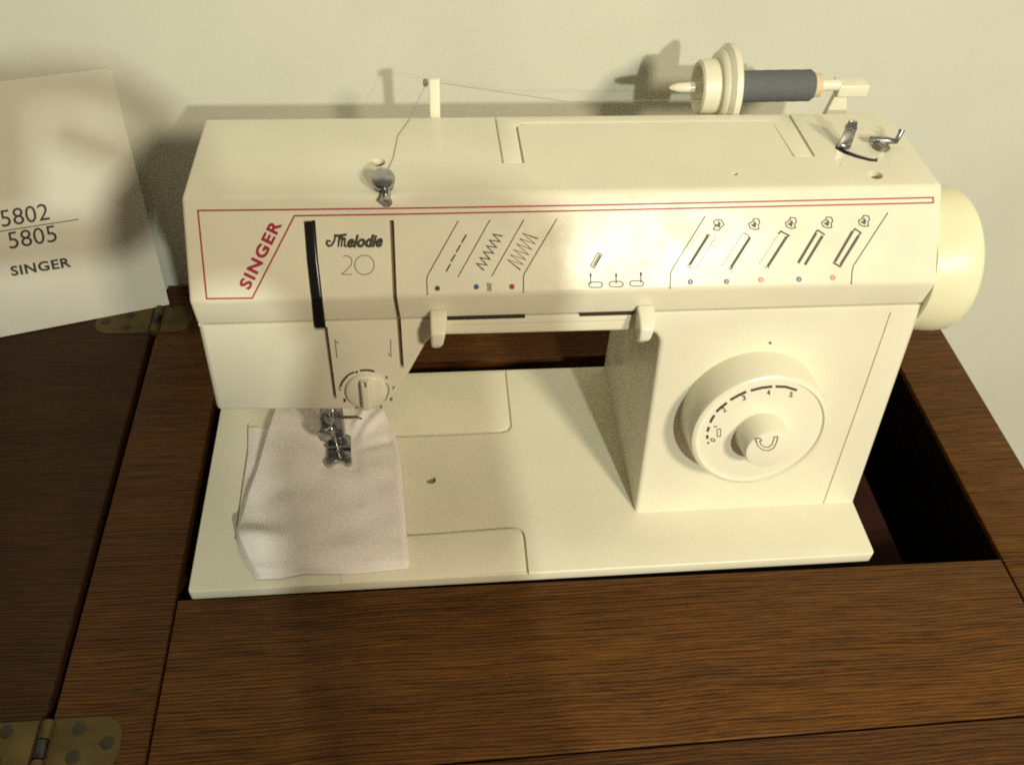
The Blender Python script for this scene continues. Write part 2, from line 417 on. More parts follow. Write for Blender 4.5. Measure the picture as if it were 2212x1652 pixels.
# bed: top plate with two cover plates and seams
bedcut = new()
front_seam = [z5(560, 1356), z5(900, 1333), z5(1225, 1308), z5(1262, 1314), z5(1287, 1335), z5(1296, 1365), z5(1318, 1590)]
rear_seam = [z5(560, 838), z5(900, 826), z5(1175, 812), z5(1212, 803), z5(1226, 782), z5(1222, 740), z5(1195, 486)]
groove(bedcut, bed, front_seam, 4.6, 0.22); groove(bedcut, bed, rear_seam, 4.0, 0.16)
c2b = new(); groove(c2b, bed, [c2(222, 225), c2(225, 420), c2(170, 800), c2(118, 1200)], 4.0, 0.18)
holec = new(); hp = bed(*z5(808, 1062)); lathe(holec, (hp.x, hp.y, HB - 0.35), (0, 0, 1), [(0, 0.29), (0.9, 0.29)], 24)
bm = new(); D_ = 15.14
bl = [(0.10, -0.02), (37.0, 0.03), (37.14, 0.2), (37.1, D_), (0.0, D_), (0.0, 0.10)]
loft(bm, [[(x, y, HB) for x, y in bl], [(x, y, HB - 0.76) for x, y in bl]])
mk('bed', bm, CREAM, sm_, bevel=0.10, seg=4, cut=[bedcut, c2b, holec])
bm = new(); lathe(bm, (hp.x, hp.y, HB - 0.33), (0, 0, 1), [(0, 0.27), (0.05, 0.27)], 20)
mk('bed_screw', bm, DSTEEL, sm_)
bm = new(); box(bm, 0.35, 36.75, 0.35, D_ - 0.3, -4.5, 0.06)
mk('bed_base', bm, simple('grey_casting', (0.10, 0.10, 0.095), 0.5, vary=0.1), sm_, bevel=0.1)

def cover(name, poly):
    bm = new(); pxprism(bm, bed, poly, -0.08, 0.03); mk(name, bm, CREAM2, sm_, bevel=0.04, seg=3)
cover('rear_cover_plate', [z5(420, 826), z5(900, 816), z5(1170, 804), z5(1204, 795), z5(1216, 777), z5(1213, 740), z5(1189, 500), z5(700, 520), z5(420, 532)])
cover('front_cover_plate', [z5(330, 1380), z5(900, 1343), z5(1222, 1319), z5(1255, 1324), z5(1277, 1341), z5(1286, 1368), z5(1303, 1534), z5(1100, 1548), z5(700, 1580), z5(340, 1605)])
# lower housing: head, arm and column in one casting shape
XL = 2.40; XR = 37.24
outline = [(XL, LS[1]), (XL + 0.02, 8.95)]
hb_r = low(*(836, 893)); sl = low(885, 807); sm2 = low(924, 738); ul = low(948, 724)
outline += [(hb_r.x, 8.60), (sl.x, sl.z), (sm2.x, sm2.z), (ul.x + 0.1, 12.86), (23.3, 12.80), (23.9, 12.62), (24.2, 12.2), (24.21, HB - 0.04), (37.18, HB - 0.04), (XR, LS[1])]
def ly(z): return LS[0] + (LC[0] - LS[0]) * (LS[1] - z) / (LS[1] - LC[1])
def onlow(x, z, off=0.0): return Vector((x, ly(z), z)) + low.n * off
BK = 15.1
def channel(levels, o0, o1):
    """solid that follows the folded front through (u left, u right, v, kind) levels"""
    bm = new(); rings = []
    for uL, uR, v, kd in levels:
        if kd == 'pan': pl, pr_, n = pan(uL, v), pan(uR, v), pan.n
        elif kd == 'low': pl, pr_, n = low(uL, v), low(uR, v), low.n
        else:
            P = P2 if kd == 'P2' else LS; n = ((pan.n + bev.n) if kd == 'P2' else (bev.n + low.n)).normalized()
            xa = hit(uL, v, (0, P[0], P[1]), n).x; xb = hit(uR, v, (0, P[0], P[1]), n).x
            pl, pr_ = Vector((xa, P[0], P[1])), Vector((xb, P[0], P[1]))
        rings.append([pl + n * o0, pr_ + n * o0, pr_ + n * o1, pl + n * o1])
    loft(bm, rings); return bm
CH_L = [(655.6, 681, 476, 'pan'), (662, 687, 560, 'pan'), (671, 696, 640, 'P2'), (677, 703.5, 702, 'LS'), (678.5, 705, 713, 'low')]
CH_N = [(699, 707, 706, 'low'), (720.5, 727.5, 862, 'low')]
CH_R = [(841.5, 851, 476, 'pan'), (848.5, 857, 636, 'P2'), (857, 866, 691, 'LS'), (864.5, 872.5, 795, 'low')]
armseam = new(); groove(armseam, low, [(975, 701.5), (1150, 696.5), (1352, 691)], 1.6, 0.06)
endseam = new(); groove(endseam, low, [zr(1492, 148), zr(1440, 300), zr(1300, 700), zr(1128, 1180)], 2.6, 0.10)
bm = new(); loft(bm, [[(x, ly(z), z) for x, z in outline], [(x, BK, z) for x, z in outline]])
mk('lower_housing', bm, CREAM, sm_, bevel=0.28, seg=5, bsel=lambda c: 0.12 if c.z > LS[1] - 0.02 else (0.25 if c.z < HB + 0.3 else 1.0), cut=[channel(CH_L, 0.8, -0.45), channel(CH_N, 0.8, -0.5), channel(CH_R, 0.8, -0.6), endseam, armseam])

# upper housing: printed panel, slanted strip and top
prof = [LS, P2, PT, PB, (15.39, LS[1] + 0.05)]
prof[0] = (LS[0] + 0.02, LS[1] + 0.05)
# U shaped recess of the carrying handle on top
H0, H1, H2, H3 = z2(1062, 490), z2(1112, 787), z2(1246, 782), z2(1203, 548)
G0, G1, G2, G3 = z3(695, 505), z3(845, 748), z3(978, 745), z3(800, 452)
hu = new()
T = lambda p, o=0: top(p[0], p[1], o)
a0 = T(H0); a1 = T(H1); a2 = T(H2); a3 = T(H3); b0 = T(G0); b1 = T(G1); b2 = T(G2); b3 = T(G3)
YB = 15.6
loopU = [Vector((a0.x, YB, 0)), Vector((a1.x, a1.y, 0)), Vector((a2.x, a1.y, 0)), Vector((a2.x - 0.02, 14.35, 0)), Vector((a2.x + 0.35, 14.62, 0)),
         Vector((b0.x - 0.3, 14.62, 0)), Vector((b0.x + 0.02, 14.35, 0)), Vector((b1.x, b1.y, 0)), Vector((b2.x, b2.y, 0)), Vector((b2.x, YB, 0))]
def ztop(y): return PT[1] + (PB[1] - PT[1]) * (y - PT[0]) / (PB[0] - PT[0])
loft(hu, [[(p.x, p.y, ztop(p.y) - 0.20) for p in loopU], [(p.x, p.y, 19.9) for p in loopU]])
hcut = new()
h1 = T(z2(368, 782)); h2 = T(z3(1335, 857)); h3 = T(z3(497, 850))
for hpnt, rr in ((h1, 0.36), (h2, 0.36), (h3, 0.13)):
    lathe(hcut, (hpnt.x, hpnt.y, 18.0), (0, 0, 1), [(0, rr), (1.6, rr)], 20)
wcut = new(); wpts = [c4(470, 760), c4(640, 860), c4(900, 950), c4(1180, 1020), c4(1330, 1030)]
groove(wcut, top, wpts, 9, 0.5)
bm = new()
loft(bm, [[(XL, y, z) for y, z in prof], [(XR, y, z) for y, z in prof]])
mk('upper_housing', bm, CREAM, sm_, bevel=0.16, seg=4, cut=[channel(CH_L, 0.8, -0.45), channel(CH_R, 0.8, -0.6), hu, hcut, wcut], bang=20)
# inserts inside the slots; brown floors have the recess shade painted in
def inset(L, d): return [(a + d, b - d, v + (2 if i == 0 else -2 if i == len(L) - 1 else 0), k) for i, (a, b, v, k) in enumerate(L)]
mk('threading_channel', channel(inset(CH_L, 0.6), -0.02, -0.42), BLACK, sm_, bevel=0.10, seg=4)
mk('slot_floor', channel(inset(CH_N, 0.3), -0.25, -0.48), SEAM, sm_)
mk('slot_floor', channel(inset(CH_R, 0.3), -0.25, -0.58), SEAM, sm_)
# dark underlay, its colour standing in for the shade inside the recessed holes
for hpnt, rr in ((h1, 0.34), (h2, 0.34)):
    bm = new(); lathe(bm, (hpnt.x - 0.03, hpnt.y, 18.45), (0, 0, 1), [(0, rr * 0.8), (0.12, rr * 0.75), (0.13, rr * 0.3), (0.05, 0.01)], 20)
    mk('hole_underlay', bm, simple('brown_hole_shade', (0.22, 0.17, 0.10), 0.5, metal=0.3), sm_)
# carrying handle lying in its recess
g = 0.07
loopH = [Vector((a0.x + g, YB - 0.22, 0)), Vector((a1.x + g, a1.y + g, 0)), Vector((a2.x - 0.11, a1.y + g, 0)), Vector((a2.x - 0.11, 14.40, 0)), Vector((a2.x + 0.26, 14.72, 0)),
         Vector((b0.x - 0.25, 14.72, 0)), Vector((b0.x + 0.08, 14.42, 0)), Vector((b1.x + 0.10, b1.y + g, 0)), Vector((b2.x - 0.10, b2.y + g, 0)), Vector((b2.x - 0.10, YB - 0.22, 0))]
bm = new(); loft(bm, [[(p.x, p.y, ztop(p.y) - 0.19) for p in loopH], [(p.x, p.y, ztop(p.y) - 0.025) for p in loopH]])
mk('carrying_handle', bm, CREAM, sm_, bevel=0.05, seg=3)

# hand wheel on the right end
hw = Vector((37.25, 9.1, 14.15))
bm = new(); lathe(bm, hw, (1, 0, 0), [(-0.1, 3.45), (0.4, 3.55), (0.9, 3.66), (1.5, 3.70), (1.95, 3.66), (2.2, 3.52), (2.36, 3.28), (2.42, 2.9), (2.44, 2.2), (2.40, 1.6), (2.40, 0.01)], 72)
hwo = mk('handwheel', bm, WHEEL, sm_)
bm = new(); lathe(bm, hw, (1, 0, 0), [(2.3, 1.5), (2.6, 1.45), (2.7, 1.3), (2.72, 0.01)], 40)
mk('clutch_knob', bm, WHEEL, hwo)

# slide levers under the panel
def lever(uc0, uc1, vt, vb, proud, name='slide_lever', lab=None):
    tl = bev(uc0, vt); tr = bev(uc1, vt); n = bev.n; dn = Vector((0, -0.18, -0.98)).normalized()
    wx = (tr - tl).x; prof = [(0.0, 0.0), (0.25, 0.75), (0.6, proud), (1.25, proud * 0.95), (1.75, proud * 0.5), (1.6, 0.1), (0.9, -0.3)]
    bm = new()
    base = Vector(((tl.x + tr.x) / 2, tl.y, tl.z)); f = Vector((0, -0.98, 0.1))
    L = []
    for sx, tp in ((-0.5, 0.82), (0.5, 1.0)):
        L.append([base + Vector((wx * sx * (1 - 0.27 * d) - 0.10 * d, 0, 0)) + dn * d + f * p for d, p in prof])
    loft(bm, L)
    return mk(name, bm, CREAM2, sm_, bevel=0.13, seg=4, label=lab)
lever(928, 967, 668, 740, 1.15)
lever(1376, 1414, 658, 735, 1.15)
# lever slots: dark lines on the seam
def slot_bars(bm):
    for a, b in (((966, 688.3), (1134, 683.2)), ((1252, 680.8), (1368, 677.8))):
        pa = low(*a); pb = low(*b)
        box(bm, pa.x, pb.x, 5.87, 6.3, 13.83, 14.02)
for a, b in (((966, 688.3), (1134, 683.2)), ((1252, 680.8), (1368, 677.8))):
    pa = low(*a); pb = low(*b); bm = new(); box(bm, pa.x, pb.x, LS[0] - 0.02, 6.4, LS[1] - 0.07, LS[1] + 0.13); mk('lever_slot', bm, simple('deep_slot', (0.05, 0.038, 0.025), 0.9, spec=0.1), sm_)
bm = new()
pa = low(440, 704); 
box(bm, XL + 0.3, XR - 0.3, 6.1, 14.9, 13.8, 14.0); mk('seam_strip', bm, SEAM, sm_)

# stitch length dial on the column
dc = low(*zr(727, 662)); nD = low.n
RB = (low(*zr(1142, 630)).x - low(*zr(368, 660)).x) / 2 * 0.928
DH = 2.05
bm = new(); lathe(bm, dc, nD, [(-0.2, RB), (0.05, RB), (DH - 0.30, RB * 0.985), (DH - 0.08, RB * 0.965), (DH, RB * 0.93), (DH + 0.01, RB * 0.91), (DH - 0.12, RB * 0.89), (DH - 0.12, 0.01)], 72)
dial = mk('stitch_length_dial', bm, CREAM2, sm_)
dface = dc + nD * (DH - 0.12)
def dmap(u, v, off=0.0): return hit(u, v, dface, nD) + nD * off
dmap.n = nD
bm = new(); lathe(bm, dface, nD, [(-0.02, 1.36), (0.06, 1.26), (1.30, 1.18), (1.42, 1.12), (1.45, 1.0), (1.46, 0.01)], 48)
knob = mk('dial_knob', bm, CREAM2, dial)
kface = dface + nD * 1.47
def kmap(u, v, off=0.0): return hit(u, v, kface, nD) + nD * off
def dial_marks(bm):
    for seg in ([(875, 546), (930, 548), (990, 566)], [(742, 568), (800, 553), (858, 546)], [(632, 618), (675, 594), (718, 574)], [(557, 682), (582, 658), (614, 634)], [(524, 740), (535, 718), (548, 700)], [(509, 788), (514, 774), (519, 762)], [(508, 826), (509, 815), (510, 806)]):
        ribbon(bm, dmap, [zr(*p) for p in seg], 5.2)
    disc(bm, dmap, *zr(514, 848), 3, 2)
print_('dial_scale', dial_marks, INK, dial)
def dial_nums(bm):
    for s, p, a in (('5', (946, 600), 0.25), ('4', (828, 592), 0.0), ('3', (700, 622), -0.3), ('2', (598, 686), -0.6), ('0', (549, 845), -1.3)):
        u0, v0 = zr(*p); c, s_ = math.cos(a), math.sin(a)
        text(bm, dmap, s, (u0, v0), (u0 + 7.5 * c, v0 + 7.5 * s_), (11 * s_, -11 * c), bold=0.02)
    ribbon(bm, dmap, [zr(*p) for p in ((562, 776), (580, 772), (580, 812), (562, 814))], 1.6, closed=True)
    ribbon(bm, dmap, [zr(*p) for p in ((543, 762), (562, 760))], 2.2)
print_('dial_number', dial_nums, INK, dial)
def uarrow(bm):
    P = [(888, 815), (880, 848), (864, 876), (838, 890), (806, 886), (780, 864), (772, 836), (768, 840), (770, 826), (792, 822), (802, 836), (790, 838), (796, 856), (814, 870), (838, 872), (856, 856), (866, 830), (868, 816)]
    ribbon(bm, kmap, [zr(*p) for p in P], 1.5, closed=True)
print_('reverse_arrow', uarrow, INK, knob)
print_('index_dot', lambda bm: disc(bm, low, *zr(846, 313), 3.2, 2.6, off=0.012), INK, sm_)

# tension dial on the head
tcn = low(*z8(1160, 880))
RT = (low(838, 841).x - low(747, 841).x) / 2
bm = new(); lathe(bm, tcn, nD, [(-0.05, RT * 1.02), (0.10, RT), (0.20, RT * 0.96), (0.24, RT * 0.9), (0.24, 0.01)], 48)
td = mk('tension_dial', bm, CREAM2, sm_)
bm = new()
tx = Vector((1, 0, 0)); ty = nD.cross(tx); 
if ty.z < 0: ty = -ty
def bar(hw0, hw1, hl, h):
    a = [tcn + nD * 0.22 + tx * (i * hw0) + ty * (j * hl) for i, j in ((-1, -1), (1, -1), (1, 1), (-1, 1))]
    b = [tcn + nD * h + tx * (i * hw1) + ty * (j * hl * 0.93) for i, j in ((-1, -1), (1, -1), (1, 1), (-1, 1))]
    loft(bm, [a, b])
bar(0.27, 0.19, RT * 0.86, 0.62)
grip = mk('dial_grip', bm, CREAM2, td, bevel=0.08, seg=3)
gt = tcn + nD * 0.635
def gmap(u, v, off=0.0): return hit(u, v, gt, nD) + nD * off
print_('grip_mark', lambda bm: ribbon(bm, gmap, [(gm_u, gm_v) for gm_u, gm_v in (z8(1140, 740), z8(1146, 830))], 4), SEAM, grip)
def tens(bm):
    def arc(pts, w0): ribbon(bm, low, [z8(*p) for p in pts], w0)
    arc([(700, 820), (722, 760), (760, 700), (812, 640)], 4.6)
    arc([(800, 650), (860, 600), (945, 565)], 3.8); arc([(965, 568), (1010, 560)], 5)
    arc([(1045, 540), (1130, 528), (1215, 532), (1300, 552)], 4.4)
    for s, p in (('2', (668, 880)), ('1', (755, 1085)), ('0', (962, 1205)), ('9', (1390, 1198)), ('8', (1570, 1065)), ('7', (1610, 870)), ('6', (1490, 682))):
        u0, v0 = z8(*p); text(bm, low, s, (u0, v0), (u0 + 5.6, v0), (0, -7.2), bold=0.025)
    arc([(1490, 750), (1535, 800), (1552, 870), (1535, 950), (1490, 1040), (1420, 1095)], 2.0)
print_('tension_scale', tens, INK, td)

# arrows on the face plate
for P in (((316, 425), (306, 332), (324, 350)), ((596, 328), (598, 418), (582, 398))):
    print_('threading_arrow', lambda bm: ribbon(bm, low, [z5(*p) for p in P], 1.8), INK, sm_)

# printed panel ------------------------------------------------
def redline(bm):
    P = [(427.5, 455), (597, 453.4), (896, 449.8), (1280, 443.4), (1650, 435.5), (2015.5, 427), (2016, 438), (1963, 439.5), (1650, 446.5), (1280, 454.8), (896, 462.4), (636, 466.4), (545, 644), (446.5, 645.3)]
    ribbon(bm, pan, P, 3.4, closed=True)
print_('stripe_outline', redline, RED, sm_)
print_('brand_lettering', lambda bm: text(bm, pan, 'SINGER', (538, 627), (609, 484), (-22.5, -11), bold=0.035, spacing=1.15), RED, sm_)
print_('model_lettering', lambda bm: (text(bm, pan, 'elodie', cA(838, 686), cA(1266, 678), (2, -25), bold=0.05, shear=0.22),
      ribbon(bm, pan, [cA(*p) for p in ((686, 548), (740, 552), (838, 538))], 5.5), ribbon(bm, pan, [cA(*p) for p in ((752, 552), (738, 684))], 4.2), ribbon(bm, pan, [cA(*p) for p in ((738, 620), (768, 566), (784, 572), (776, 684))], 4.2), ribbon(bm, pan, [cA(*p) for p in ((778, 620), (806, 580), (820, 590), (812, 670), (838, 684))], 4.2),
      ribbon(bm, pan, [cA(*p) for p in ((650, 618), (608, 612), (596, 645), (620, 675), (660, 665), (690, 610), (705, 560))], 4.5)), INK, sm_)
def twenty(bm):
    ribbon(bm, pan, [cA(*p) for p in ((795, 800), (825, 790), (860, 795), (890, 820), (902, 860), (890, 905), (855, 945), (780, 1012), (905, 1014))], 1.5)
    n = 28; cu, cv = 1050, 900
    ribbon(bm, pan, [cA(cu + 116 * math.cos(2 * math.pi * i / n), cv + 116 * math.sin(2 * math.pi * i / n)) for i in range(n)], 1.5, closed=True)
print_('model_number', twenty, INK, sm_)
for P in ([(520, 280), (150, 935), (143, 1000), (150, 1165)], [(898, 268), (515, 950)], [(1302, 265), (918, 940)], [(1698, 255), (1312, 900), (1298, 950), (1298, 1138)]):
        print_('divider_line', lambda bm: ribbon(bm, pan, [cB(*p) for p in P], 2.0), INK, sm_)
for P in ([(460, 160), (172, 622), (160, 660), (157, 788)], [(2033, 130), (1735, 590), (1724, 640), (1718, 748)]):
    print_('divider_line', lambda bm: ribbon(bm, pan, [cC(*p) for p in P], 2.0), INK, sm_)
def straight(bm):
    for a, b in (((615, 445), (560, 540)), ((548, 565), (495, 655)), ((485, 680), (432, 765)), ((425, 795), (375, 885))):
        ribbon(bm, pan, [cB(*a), cB(*b)], 3.2)
print_('straight_stitch_icon', straight, INK, sm_)
print_('small_zigzag_icon', lambda bm: ribbon(bm, pan, [cB(*p) for p in ((1050, 462), (935, 440), (1018, 528), (893, 512), (975, 596), (860, 580), (940, 665), (822, 650), (897, 738), (780, 720), (860, 806), (738, 790), (825, 870))], 3.0), INK, sm_)
print_('wide_zigzag_icon', lambda bm: ribbon(bm, pan, [cB(*p) for p in ((1470, 492), (1290, 430), (1440, 555), (1255, 492), (1400, 622), (1218, 556), (1362, 685), (1180, 622), (1325, 742), (1142, 684), (1298, 802), (1108, 742), (1262, 866))], 3.0), INK, sm_)
print_('colour_dot', lambda bm: disc(bm, pan, *cB(270, 1085), 5.6), DOTK, sm_)
print_('colour_dot', lambda bm: disc(bm, pan, *cB(735, 1067), 5.8), BLUE, sm_)
print_('colour_dot', lambda bm: disc(bm, pan, *cB(1160, 1065), 5.8), RED, sm_)
def bars(bm):
    for x in (872, 890, 908): ribbon(bm, pan, [cB(x, 1022), cB(x, 1118)], 1.8)
    ribbon(bm, pan, [cB(855, 1030), cB(872, 1030)], 1.2); ribbon(bm, pan, [cB(908, 1110), cB(920, 1110)], 1.2)
print_('buttonhole_mark', bars, INKL, sm_)
def needlepos(bm):
    for cx_, nx in ((275, 150), (800, 800), (1325, 1430)):
        yy = 1215 - (cx_ - 275) * 0.03; n = 8; a = 95; b = 68; P = []
        for s, c0 in ((1, cx_ + a), (-1, cx_ - a)):
            for i in range(n + 1):
                t = -math.pi / 2 + math.pi * i / n
                P.append((c0 + s * b * math.cos(t) * 1.2, yy + s * b * math.sin(t)))
        ribbon(bm, pan, [cE(*p) for p in P], 2.3, closed=True)
        y0 = 940 if nx < 1000 else 910
        ribbon(bm, pan, [cE(nx, y0 - 15), cE(nx, y0 + 70)], 4.6); ribbon(bm, pan, [cE(nx, y0 + 60), cE(nx, yy - 15)], 2.4)
    ribbon(bm, pan, [cE(*p) for p in ((335, 400), (440, 450), (245, 790), (150, 735))], 2.2, closed=True)
    ribbon(bm, pan, [cE(375, 440), cE(210, 745)], 2.4); ribbon(bm, pan, [cE(400, 470), cE(255, 745)], 2.2)
print_('needle_position_icon', needlepos, INKL, sm_)
def bh(k):
    O = {0: [((485, 325), (325, 580))], 1: [((845, 345), (680, 605))], 2: [((1160, 340), (1000, 590))],
         3: [((1415, 305), (1260, 565)), ((1470, 330), (1318, 580))], 4: [((1730, 290), (1575, 555)), ((1780, 330), (1625, 580))]}[k]
    def f(bm):
        for a, b in O: ribbon(bm, pan, [cC(*a), cC(*b)], 6.0)
        if k < 3:
            sgn = 1 if k == 0 else -1
            for t in range(12):
                a, b = O[0]; x = a[0] + (b[0] - a[0]) * t / 11 + sgn * (58 if k == 0 else 70); y = a[1] + (b[1] - a[1]) * t / 11 + sgn * 26
                disc(bm, pan, *cC(x, y), 1.6, n=6)
        a, b = O[0]
        if k == 0: ribbon(bm, pan, [cC(305, 590), cC(330, 575)], 2.4); ribbon(bm, pan, [cC(465, 318), cC(505, 325)], 2.1); ribbon(bm, pan, [cC(318, 595), cC(345, 610)], 2.1)
        if k == 1: ribbon(bm, pan, [cC(785, 305), cC(820, 318), cC(848, 350)], 2.0); ribbon(bm, pan, [cC(660, 605), cC(682, 622), cC(696, 600)], 2.0)
        if k == 2: ribbon(bm, pan, [cC(1090, 315), cC(1110, 290), cC(1180, 328), cC(1160, 345)], 3.6); ribbon(bm, pan, [cC(975, 605), cC(1000, 590), cC(1008, 612)], 2.2)
        if k == 3: ribbon(bm, pan, [cC(1410, 300), cC(1430, 282), cC(1490, 322)], 3.6)
        if k == 4:
            ribbon(bm, pan, [cC(1735, 290), cC(1750, 270), cC(1800, 305), cC(1780, 330)], 3.4); ribbon(bm, pan, [cC(1560, 560), cC(1620, 595), cC(1636, 575)], 4.0)
    return f
for k in range(5): print_('buttonhole_icon', bh(k), INKL, sm_)
def bub(k):
    cx_, cy_ = ((572, 232), (880, 232), (1195, 222), (1508, 218), (1825, 205))[k]
    def f(bm):
        if k == 0: P = [(530, 210), (555, 190), (600, 195), (622, 235), (600, 255), (575, 285), (530, 275), (548, 245)]
        else: P = [(-45, -5), (-18, -20), (0, -50), (40, -45), (50, -15), (35, 10), (42, 40), (0, 45), (-35, 30)]; P = [(cx_ + x, cy_ + y) for x, y in P]
        ribbon(bm, pan, [cC(*p) for p in P], 2.4, closed=True)
        ribbon(bm, pan, [cC(cx_ - 22, cy_ + 5), cC(cx_, cy_ + 12), cC(cx_ + 12, cy_ - 8), cC(cx_ + 5, cy_ + 28)], 4.5)
        ribbon(bm, pan, [cC(cx_ + 5, cy_ - 32), cC(cx_ - 2, cy_ - 8), cC(cx_ + 25, cy_)], 2.0)
    return f
for k in range(5): print_('step_badge_icon', bub(k), INKL, sm_)
for (x, y), m_, s in (((332, 727), BLUEL, '1'), ((643, 724), BLUEL, '2'), ((940, 708), REDL, '3'), ((1266, 704), BLUEL, '4'), ((1558, 690), REDL, '5')):
    o = print_('step_dot', (lambda bm, x=x, y=y: disc(bm, pan, *cC(x, y), 6.0)), m_, sm_)
    u0, v0 = cC(x, y)
    print_('step_number', (lambda bm, u0=u0, v0=v0, s=s: text(bm, pan, s, (u0 - (0.6 if s == '1' else 1.4), v0 + 2.8), (u0 + (0.6 if s == '1' else 1.4), v0 + 2.7), (0, -5.4), off=0.02)), CREAM, sm_)

# metal parts on top -------------------------------------------
# thread guide stud with its hook, at the front top edge
ax = Vector((0, -0.35, 0.94)).normalized(); tb = top(*c5(840, 760))
tb = Vector((tb.x, PT[0] + 0.55, 18.98))
bm = new(); lathe(bm, tb, ax, [(-0.3, 0.30), (0.15, 0.30), (0.16, 0.46), (0.26, 0.47), (0.27, 0.34), (0.42, 0.34), (0.43, 0.50), (0.50, 0.54), (0.72, 0.54), (0.80, 0.49), (0.84, 0.38), (0.86, 0.01)], 32)
st = mk('pressure_stud', bm, STEEL, sm_)
bm = new(); hb0 = pan(*c5(870, 1180, )); n = pan.n
tube(bm, [tb + Vector((0.08, -0.3, 0.05)), tb + Vector((0.14, -0.62, 0.12)), hb0 + n * 0.38, hb0 + n * 0.22 + Vector((0.12, 0, -0.1)), hb0 - n * 0.05 + Vector((0.1, 0, -0.15))], [0.2, 0.2, 0.23, 0.22, 0.16], 12)
mk('thread_hook', bm, STEEL, st)
# bobbin winder
p = lambda x, y, o=0: top(*c4(x, y), o)
bm = new(); tube(bm, [p(470, 760, -0.12), p(640, 860, -0.1), p(900, 950, -0.12), p(1180, 1020, -0.14), p(1330, 1030, -0.15)], 0.17, 8)
wl = mk('bobbin_winder_track', bm, BLACK, sm_)
base = p(640, 800); 
bm = new()
wv = [(-0.35, 0.0), (0.28, -0.08), (0.33, 0.0), (0.36, 1.0), (0.30, 1.35), (-0.12, 1.42), (-0.2, 1.1)]
loft(bm, [[base + Vector((x, 0.02 + 0.12 * z, z)) for x, z in wv], [base + Vector((x + .02, 0.16 + 0.12 * z, z)) for x, z in wv]])
wlv = mk('bobbin_winder_lever', bm, STEEL, sm_, bevel=0.03)
bm = new(); lathe(bm, base + Vector((0.05, 0.25, 0)), (0.1, 0.1, 1), [(-0.1, 0.34), (0.12, 0.34), (0.14, 0.2), (0.9, 0.17), (0.92, 0.3), (1.02, 0.3), (1.03, 0.01)], 20)
mk('winder_spindle', bm, DSTEEL, wlv)
bm = new(); q = p(1400, 780); lathe(bm, q, (0.25, 0.1, 1), [(-0.1, 0.42), (0.18, 0.42), (0.22, 0.3), (0.3, 0.24), (0.32, 0.01)], 24)
wp = mk('bobbin_stop', bm, simple('aged_steel', (0.30, 0.27, 0.22), 0.4, metal=0.8), sm_)
bm = new(); tube(bm, [q + Vector((-0.55, 0.35, 0.28)), q + Vector((0.2, 0.1, 0.36)), q + Vector((0.65, 0.0, 0.35)), q + Vector((0.85, 0.2, 0.65)), q + Vector((0.9, 0.3, 0.8))], [0.16, 0.18, 0.15, 0.12, 0.16], 10)
mk('stop_arm', bm, DSTEEL, wp)
print_('scratch', lambda bm: ribbon(bm, top, [c4(600, 1000), c4(565, 1160), c4(530, 1250)], 2.2), simple('bare_scratch', (0.85, 0.82, 0.6), 0.3), sm_)

# upright thread guide at the back edge
bm = new()
gx0 = at(927, 205, 1, 15.75).x; gx1 = at(950, 205, 1, 15.75).x; gtz = at(935, 167, 1, 15.75).z
box(bm, gx0, gx1, 15.46, 15.78, 17.2, gtz)
tg = mk('thread_guide_post', bm, CREAM2, sm_, bevel=0.06)
bm = new(); gh = at(919, 181, 1, 15.75)
lathe(bm, gh + Vector((0, -0.12, 0)), (0, 1, 0.2), [(0, 0.13), (0.3, 0.13)], 12)
mk('guide_eyelet', bm, DSTEEL, tg)

# spool pin behind the machine
YS = 18.05
ptip = at(1445, 190, 1, YS); pr1 = at(1800, 184, 1, YS)
axs = (pr1 - ptip).normalized()
Ls = (pr1 - ptip).length
bm = new(); lathe(bm, ptip, axs, [(0, 0.03), (0.12, 0.13), (0.5, 0.24), (1.6, 0.30), (Ls + 0.3, 0.30)], 20)
mk('spool_pin', bm, CREAM2, sm_)
b0_ = at(1812, 175, 1, YS); b1_ = at(1873, 200, 1, YS)
bm = new(); box(bm, b0_.x, b1_.x - 0.1, YS - 0.35, YS + 0.75, b1_.z - 0.12, b0_.z - 0.12)
br = mk('pin_bracket', bm, CREAM2, sm_, bevel=0.1)
bm = new()
tri = [(b0_.x - 0.55, 15.3), (b1_.x - 0.2, 15.3), (b0_.x + 0.6, b1_.z + 0.2), (b0_.x + 0.05, b1_.z + 0.2)]
loft(bm, [[(x, YS - 0.15, z) for x, z in tri], [(x, YS + 0.25, z) for x, z in tri]])
mk('bracket_foot', bm, CREAM, br, bevel=0.06)
bm = new(); box(bm, 34.2, 36.9, 15.0, YS + 0.6, 14.8, 15.5); mk('bracket_arm', bm, CREAM, br, bevel=0.08)

# presser foot, needle bar
bm = new(); lathe(bm, (7.15, 9.9, 1.5), (0, 0, 1), [(0, 0.30), (8.6, 0.30)], 24); pb_ = mk('presser_bar', bm, STEEL, sm_)
bm = new(); box(bm, 6.50, 7.80, 8.95, 9.85, 1.4, 3.6); mk('foot_clamp', bm, DSTEEL, sm_, bevel=0.12, seg=3)
bm = new(); lathe(bm, (6.98, 8.95, 2.75), (-0.35, -1, 0.12), [(0, 0.42), (0.12, 0.44), (0.14, 0.36), (0.30, 0.36), (0.31, 0.42), (0.62, 0.42), (0.68, 0.34), (0.69, 0.01)], 28)
mk('foot_screw', bm, STEEL, sm_)
bm = new(); lathe(bm, (7.18, 8.55, 3.0), (0, 0, 1), [(0, 0.07), (0.6, 0.09), (0.9, 0.10), (0.91, 0.26), (1.25, 0.27), (1.45, 0.22), (1.46, 0.13), (6.5, 0.13)], 20)
nb = mk('needle_bar', bm, DSTEEL, sm_)
